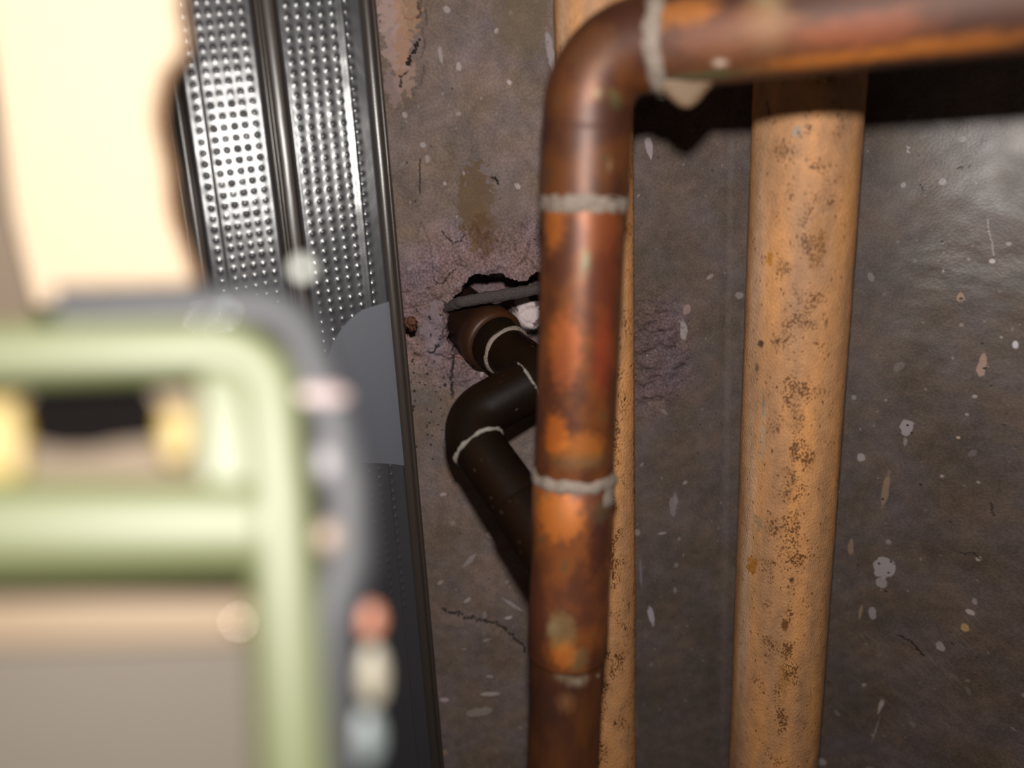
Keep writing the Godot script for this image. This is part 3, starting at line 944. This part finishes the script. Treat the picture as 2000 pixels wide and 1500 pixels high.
	part("solder_ring", done(st), solder, t, "whitish solder ring at the elbow end")
	# lump of flux hanging below the ring
	st = S()
	var fo := run + hdir * 0.012 + (EYE - run).normalized() * 0.008
	var fn := (EYE - fo).normalized()
	var fx := Vector3.UP.cross(fn).normalized()
	var fy := fn.cross(fx)
	var fp := PackedVector2Array()
	for q in [[1258, 108], [1278, 100], [1300, 126], [1330, 140], [1362, 148], [1394, 154], [1392, 166], [1380, 180], [1366, 198], [1352, 210], [1340, 213], [1326, 209], [1310, 196], [1292, 178], [1274, 166], [1264, 140]]:
		var e := on_plane(q[0], q[1], fo, fn) - fo
		fp.append(Vector2(e.dot(fx), e.dot(fy)))
	slab(st, fp, fo, fx, fy, fn, -0.012, 0.003, 0.0032)
	part("flux_drip", done(st), flux, t, "cream coloured drip hanging under the elbow joint")
	st = S()
	turned(st, low + d * s1, d, [[-0.0075, R - 0.0009], [-0.006, R + 0.0003], [-0.0035, R + 0.0007], [-0.001, RS + 0.0002], [0.0006, RS + 0.0004], [0.0012, RS - 0.001]], away, 72, 1.0, 0.0019, N4)
	part("solder_ring", done(st), solder, t, "grey solder ring under the elbow socket")
	# tee fitting
	st = S()
	turned(st, low + d * sb, d, [[0.0, R - 0.0005], [0.0, RS - 0.0004], [0.0008, RS], [0.03, RS], [0.034, RS - 0.0004], [s0 - sb - 0.034, RS - 0.0004], [s0 - sb - 0.03, RS], [s0 - sb - 0.0006, RS], [s0 - sb, RS - 0.0006], [s0 - sb, R - 0.0005]], away, 64, 0.16)
	var copper_t := copper_texture(512, 512, 91, 0.68, 0.55, 0.3)
	part("tee", done(st), copper_t, t)
	for e in [[1095, 1235, 30, 34, rgb(128, 112, 76), 0.6], [1080, 1225, 14, 18, rgb(150, 132, 100), 0.5], [1130, 1290, 22, 22, rgb(120, 112, 84), 0.5], [1175, 1060, 30, 60, rgb(60, 30, 26), 0.65], [1100, 1280, 26, 24, rgb(226, 130, 50), 0.5], [1090, 1010, 50, 40, rgb(204, 116, 36), 0.5], [1175, 1000, 26, 22, rgb(84, 72, 52), 0.6]]:
		var q := pipe_uv(e[0], e[1], low + d * sb, d, RS, away, 0.16)
		mark(copper_t, q, e[2] * 1.1, e[3] * 1.1, e[4], e[5], int(e[1]))
	st = S()
	turned(st, low + d * s0, d, [[-0.003, RS - 0.0006], [-0.0018, RS + 0.0006], [0.0, RS + 0.0009], [0.0016, RS + 0.0002], [0.003, R + 0.0004], [0.005, R - 0.0009]], away, 72, 1.0, 0.0017, N4)
	part("solder_ring", done(st), solder, t, "pale solder ring at the top of the tee")
	st = S()
	var bx := spot(1171, 966, lerpf(0.3555, 0.421, 726.0 / 1210.0) - 0.0172)
	blob(st, bx, Vector3(0.0064, 0, -0.0036), Vector3(-0.001, 0.0085, 0), Vector3(0.0014, 0, 0.0024), 0.5, 26, N4)
	part("solder_blob", done(st), solder, t, "grey smear of solder running down from the tee joint")
	# lower pipe
	st = S()
	var lowest: Vector3 = low - d * (low.y / d.y)
	var copper_l := copper_texture(512, 512, 95, 0.5, 0.55, 0.3)
	tube(st, resample(PackedVector3Array([lowest, low + d * (sb + 0.004)]), 0.02), R * 0.985, R * 0.985, away, 64, 2.0, null, true, 0.3)
	part("lower_pipe", done(st), copper_l, t)
	for e in [[1130, 1332, 26, 6, rgb(150, 140, 124), 0.85], [1100, 1325, 20, 5, rgb(130, 116, 100), 0.7], [1105, 1375, 20, 10, rgb(150, 108, 70), 0.6], [1075, 1400, 14, 14, rgb(60, 36, 26), 0.6]]:
		var q := pipe_uv(e[0], e[1], lowest, d, R, away, 0.3)
		mark(copper_l, q, e[2] * 1.1, e[3] * 1.0, e[4], e[5], int(e[1]))
	st = S()
	for e in [[1166, 1318, 0.0011], [1152, 1340, 0.0009]]:
		var pd := spot(e[0], e[1], 0.4135 - 0.0125)
		blob(st, pd, Vector3.RIGHT * e[2], Vector3.UP * e[2] * 1.3, Vector3.BACK * e[2] * 1.6, 0.2, 12, N1)
	part("solder_bead", done(st), solder, t, "two tiny bright beads of solder")

	# ---- dark branch from the tee, through two elbows into the wall
	var tee_c := spot(1110, 1120, 0.402)
	var e1 := spot(902, 826, 0.455)
	var e2 := spot(1056, 738, 0.466)
	var wl := spot(880, 598, 0.545)
	var rb := 0.0155
	var rf := 0.0164
	var bdir := (tee_c - e1).normalized()
	# tee outlet socket
	st = S()
	turned(st, tee_c, -bdir, [[0.0, rf + 0.0006], [0.046, rf + 0.0004], [0.0475, rf], [0.0475, rb - 0.001]], away, 48, 0.2)
	part("tee_outlet", done(st), oxide, t, "dark side outlet of the tee")
	st = S()
	tube(st, resample(PackedVector3Array([tee_c - bdir * 0.03, e1 + bdir * 0.02]), 0.01), rb, rb, away, 48, 2.0, null, true, 0.2)
	part("branch_pipe", done(st), oxide, t, "blackened sloping branch pipe")
	# first elbow
	var sdir := (e2 - e1).normalized()
	var s_in := e1 + bdir * 0.0195
	var s_out := e1 + sdir * 0.046
	st = S()
	tube(st, resample(fillet([s_in, e1, s_out], 0.017, 12), 0.0016), rf, rf, away, 48, 2.0, null, true, 0.2)
	var be := part("branch_elbow", done(st), oxide, t, "blackened elbow of the branch")
	st = S()
	turned(st, s_in, bdir, [[-0.0014, rf - 0.0008], [-0.0006, rf + 0.0002], [0.0004, rf + 0.0001], [0.001, rb + 0.0002], [0.002, rb - 0.0012]], away, 60, 1.0, 0.0013, N4)
	part("solder_ring", done(st), crust, be)
	st = S()
	turned(st, s_out, sdir, [[-0.0012, rf - 0.001], [-0.0004, rf + 0.0002], [0.0004, rf + 0.0001], [0.001, rf - 0.0012]], away, 60, 1.0, 0.0012, N4)
	part("solder_ring", done(st), crust, be)
	# second elbow
	var wdir := (wl - e2).normalized()
	st = S()
	tube(st, resample(fillet([s_out - sdir * 0.006, e2, e2 + wdir * 0.039], 0.017, 12), 0.0018), rb, rb, away, 48, 2.0, null, true, 0.2)
	var be2 := part("branch_elbow", done(st), oxide, t, "dark brown elbow half hidden behind the upright pipe")
	# wall coupling
	var cp := e2 + wdir * 0.039
	st = S()
	turned(st, cp, wdir, [[-0.001, rb - 0.001], [-0.001, rb + 0.0012], [0.001, rb + 0.0016], [0.002, rb + 0.0020], [0.0145, rb + 0.0026]], away, 48, 0.2)
	part("coupling", done(st), oxide, t, "dark brown coupling where the branch enters the wall")
	st = S()
	turned(st, cp, wdir, [[0.0125, rb], [0.0125, rb + 0.0042], [0.0140, rb + 0.0058], [0.026, rb + 0.0058], [0.028, rb + 0.004], [0.075, rb + 0.004]], away, 40, 0.2)
	var rusty := copper_texture(256, 256, 97, 0.36, 0.5, 0.3)
	part("coupling_nut", done(st), rusty, t, "rusty brown nut in the broken hole")
	st = S()
	turned(st, cp, wdir, [[-0.003, rb - 0.0008], [-0.0022, rb + 0.0008], [-0.001, rb + 0.0017], [0.0004, rb + 0.0014], [0.001, rb - 0.001]], away, 48, 1.0, 0.0009, N1)
	part("solder_ring", done(st), solder, t, "silvery solder ring on the coupling")

func bumped_uv(m: StandardMaterial3D) -> void:
	m.heightmap_enabled = true
	m.heightmap_texture = noise_tex(0.07, 99)
	m.heightmap_scale = 0.006

func build_rod() -> void:
	var m := bumped(mat(rgb(60, 52, 51), 0.9), noise_tex(0.09, 111), 0.12, 16.0)
	var a := spot(866, 601, 0.513)
	var b := spot(1095, 556, 0.506)
	var t := thing("rod", "mortar crusted grey rod lying across the top of the broken hole", "rod", a)
	var st := S()
	var fac := func(v: float, an: float) -> float: return 1.0 + 0.14 * N1.get_noise_3d(v * 2.0, cos(an) * 0.01, sin(an) * 0.01) + 0.12 * N3.get_noise_3d(v, cos(an) * 0.004, sin(an) * 0.004)
	tube(st, resample(PackedVector3Array([a, spot(902, 590, 0.494), spot(940, 583, 0.489), spot(990, 575, 0.488), spot(1050, 565, 0.492), b]), 0.0012), 0.0037, 0.0037, Vector3(0, 0, -1), 24, 2.0, fac, true)
	part("bar", done(st), m, t)

func build_board() -> void:
	var o := spot(180, 300, 0.205)
	var n := (EYE - o).normalized()
	n = (n + Vector3(-0.1, 0.15, 0)).normalized()
	var ex := (Vector3.UP.cross(n)).normalized()
	var ey := n.cross(ex)
	var poly := PackedVector2Array()
	for q in [[-60, -160], [360, -160], [352, -40], [345, 20], [357, 60], [352, 100], [318, 140], [303, 190], [300, 240], [312, 290], [322, 330], [324, 380], [332, 430], [352, 480], [372, 530], [376, 560], [376, 600], [60, 600], [38, 540], [14, 420], [0, 300], [-24, 120]]:
		var e := on_plane(q[0], q[1], o, n) - o
		poly.append(Vector2(e.dot(ex), e.dot(ey)))
	var t := thing("board", "bright cream slab with a ragged right edge, out of focus at the upper left", "board", o - Vector3(0, 0.045, 0))
	var st := S()
	slab(st, poly, o, ex, ey, n, -0.012, 0.0, 0.003)
	part("slab", done(st), bumped(mat(rgb(150, 133, 112), 0.85), noise_tex(0.03, 121), 0.1, 14.0), t)
	var torn := PackedVector2Array()
	for q in [[310, -160], [372, -160], [364, -40], [360, 20], [372, 62], [366, 104], [334, 142], [322, 190], [320, 240], [330, 290], [340, 330], [342, 380], [350, 430], [368, 480], [388, 530], [394, 600], [396, 640], [330, 640], [300, 480], [276, 300], [276, 170]]:
		var e := on_plane(q[0], q[1], o, n) - o
		torn.append(Vector2(e.dot(ex), e.dot(ey)))
	st = S()
	slab(st, torn, o, ex, ey, n, -0.011, -0.0025, 0.002)
	part("torn_edge", done(st), mat(rgb(104, 78, 54), 0.9), t, "tan torn edge of the slab")
	var sidep := PackedVector2Array()
	for q in [[-160, 180], [-30, 200], [10, 330], [30, 450], [60, 560], [80, 680], [-160, 680]]:
		var e := on_plane(q[0], q[1], o, n) - o
		sidep.append(Vector2(e.dot(ex), e.dot(ey)))
	st = S()
	slab(st, sidep, o, ex, ey, n, -0.004, 0.003, 0.002)
	part("side_piece", done(st), mat(rgb(78, 66, 54), 0.9), t, "dull brown piece at the left of the slab")

func build_tool() -> void:
	var pa := spot(0, 700, 0.150)
	var pb := spot(620, 700, 0.172)
	var pc := spot(300, 1500, 0.138)
	var n := (pb - pa).cross(pc - pa).normalized()
	if n.dot(EYE - pa) < 0.0: n = -n
	var o := on_plane(300, 900, pa, n)
	var ex := (on_plane(400, 900, pa, n) - o).normalized()
	var ey := n.cross(ex)
	var P := func(px: float, py: float, h := 0.0) -> Vector3: return on_plane(px, py, pa, n) + n * h
	var green := mat(rgb(64, 68, 40), 0.55, 0.0, 0.5)
	var rubber := mat(rgb(36, 36, 39), 0.6, 0.0, 0.4)
	var amber := mat(rgb(106, 88, 26), 0.55)
	var inner := mat(rgb(76, 64, 50), 0.8)
	var tanm := mat(rgb(60, 53, 45), 0.8)
	var dark := mat(rgb(9, 7, 7), 0.95, 0.0, 0.1)
	var t := thing("tool", "blurred pale green plastic tool casing with dark grey rubber edges at the lower left", "tool", P.call(300.0, 1500.0))
	# casing: top bar running into the right-hand upright, and a cross bar
	var st := S()
	var path := fillet([P.call(-160.0, 700.0), P.call(515.0, 686.0), P.call(545.0, 1000.0), P.call(580.0, 1640.0)], 0.011, 10)
	tube(st, resample(path, 0.002), 0.0055, 0.0066, n, 28, 2.6, null, true)
	part("casing_frame", done(st), green, t, "pale green outer frame")
	st = S()
	tube(st, resample(PackedVector3Array([P.call(-160.0, 1040.0), P.call(500.0, 1036.0)]), 0.004), 0.008, 0.0098, n, 28, 2.2, null, true)
	part("cross_bar", done(st), green, t, "pale green bar across the casing")
	# upper recess: floor, dark slot and two amber stops
	var rect := func(pts: Array, h: float) -> PackedVector2Array:
		var r := PackedVector2Array()
		for q in pts:
			var e: Vector3 = on_plane(q[0], q[1], pa + n * h, n) - o
			r.append(Vector2(e.dot(ex), e.dot(ey)))
		return r
	st = S()
	slab(st, rect.call([[-150, 720], [520, 720], [520, 1000], [-150, 1000]], -0.004), o, ex, ey, n, -0.008, -0.004, 0.0005)
	part("recess_floor", done(st), inner, t, "dull beige floor of the upper recess")
	st = S()
	slab(st, rect.call([[386, 690], [560, 690], [560, 1010], [386, 1010]], 0.0035), o, ex, ey, n, -0.006, 0.0035, 0.002)
	part("corner_plate", done(st), green, t, "pale green flat corner of the casing")
	st = S()
	slab(st, rect.call([[40, 800], [60, 758], [290, 756], [316, 800], [310, 858], [230, 868], [180, 880], [110, 880], [50, 864]], -0.0035), o, ex, ey, n, -0.005, -0.0034, 0.0003)
	part("slot", done(st), dark, t, "black slot in the upper recess")
	for q in [[[-130, 770], [30, 780], [46, 830], [40, 930], [-130, 950]], [[310, 800], [350, 790], [378, 820], [376, 880], [345, 905], [312, 890]]]:
		st = S()
		slab(st, rect.call(q, 0.001), o, ex, ey, n, -0.004, 0.001, 0.002)
		part("amber_stop", done(st), amber, t, "amber yellow piece beside the slot")
	# lower panel
	st = S()
	slab(st, rect.call([[-150, 1080], [540, 1080], [560, 1640], [-150, 1640]], -0.008), o, ex, ey, n, -0.014, -0.008, 0.001)
	part("lower_panel", done(st), tanm, t, "dull brown panel inside the frame")
	st = S()
	slab(st, rect.call([[-150, 1165], [520, 1165], [520, 1250], [-150, 1265]], -0.006), o, ex, ey, n, -0.01, -0.006, 0.001)
	part("ledge", done(st), mat(rgb(86, 70, 50), 0.7), t, "tan ledge at the top of the lower panel")
	st = S()
	var pd: Vector3 = P.call(467.0, 1216.0, -0.005)
	blob(st, pd, ex * 0.0015, ey * 0.0015, n * 0.0015, 0.0, 16)
	part("stud_pin", done(st), mat(rgb(220, 210, 190), 0.2, 1.0), t, "tiny shiny pin on the panel")
	# dark rubber edge round the corner and down the right side
	st = S()
	var hb := -0.013
	var rp := fillet([P.call(95.0, 580.0, hb), P.call(570.0, 566.0, hb), P.call(660.0, 800.0, hb), P.call(690.0, 940.0, hb), P.call(692.0, 1090.0, hb), P.call(652.0, 1220.0, hb), P.call(648.0, 1350.0, hb), P.call(648.0, 1640.0, hb)], 0.012, 8)
	tube(st, resample(rp, 0.002), 0.008, 0.0068, n, 24, 2.6, null, true)
	part("rubber_edge", done(st), rubber, t, "dark grey rubber bumper along the casing")
	# pale and orange bits along the rubber edge
	for e in [[625, 772, 62, 22, rgb(112, 98, 96), "pale pinkish band over the rubber edge", -0.0055], [640, 905, 34, 50, rgb(74, 71, 74), "raised grey rib of the rubber edge", -0.006], [640, 1050, 30, 34, rgb(98, 82, 70), "tan patch on the rubber edge", -0.006], [724, 1212, 24, 34, rgb(132, 82, 60), "small orange brown knob at the outer edge", -0.012], [727, 1318, 27, 62, rgb(112, 106, 92), "pale beige knob at the outer edge", -0.012], [714, 1440, 34, 56, rgb(84, 90, 90), "pale grey knob at the outer edge", -0.012], [590, 524, 18, 22, rgb(150, 152, 146), "small pale tip on the top corner", -0.010]]:
		st = S()
		var sc: float = (P.call(e[0] + 10.0, e[1], e[6]) - P.call(e[0], e[1], e[6])).length() / 10.0
		blob(st, on_plane(e[0], e[1], pa + n * e[6], n), ex * e[2] * sc, ey * e[3] * sc, n * minf(e[2], e[3]) * sc * 0.5, 0.1, 22, N1)
		part("knob", done(st), mat(e[4], 0.5), t, e[5])
	st = S()
	for e in [[395, 628], [440, 612]]:
		blob(st, on_plane(e[0], e[1], pa + n * 0.006, n), ex * 0.0012, ey * 0.0012, n * 0.0013, 0.0, 14)
	part("rivet", done(st), mat(rgb(200, 205, 205), 0.15, 1.0), t, "two tiny shiny rivets on the top corner")
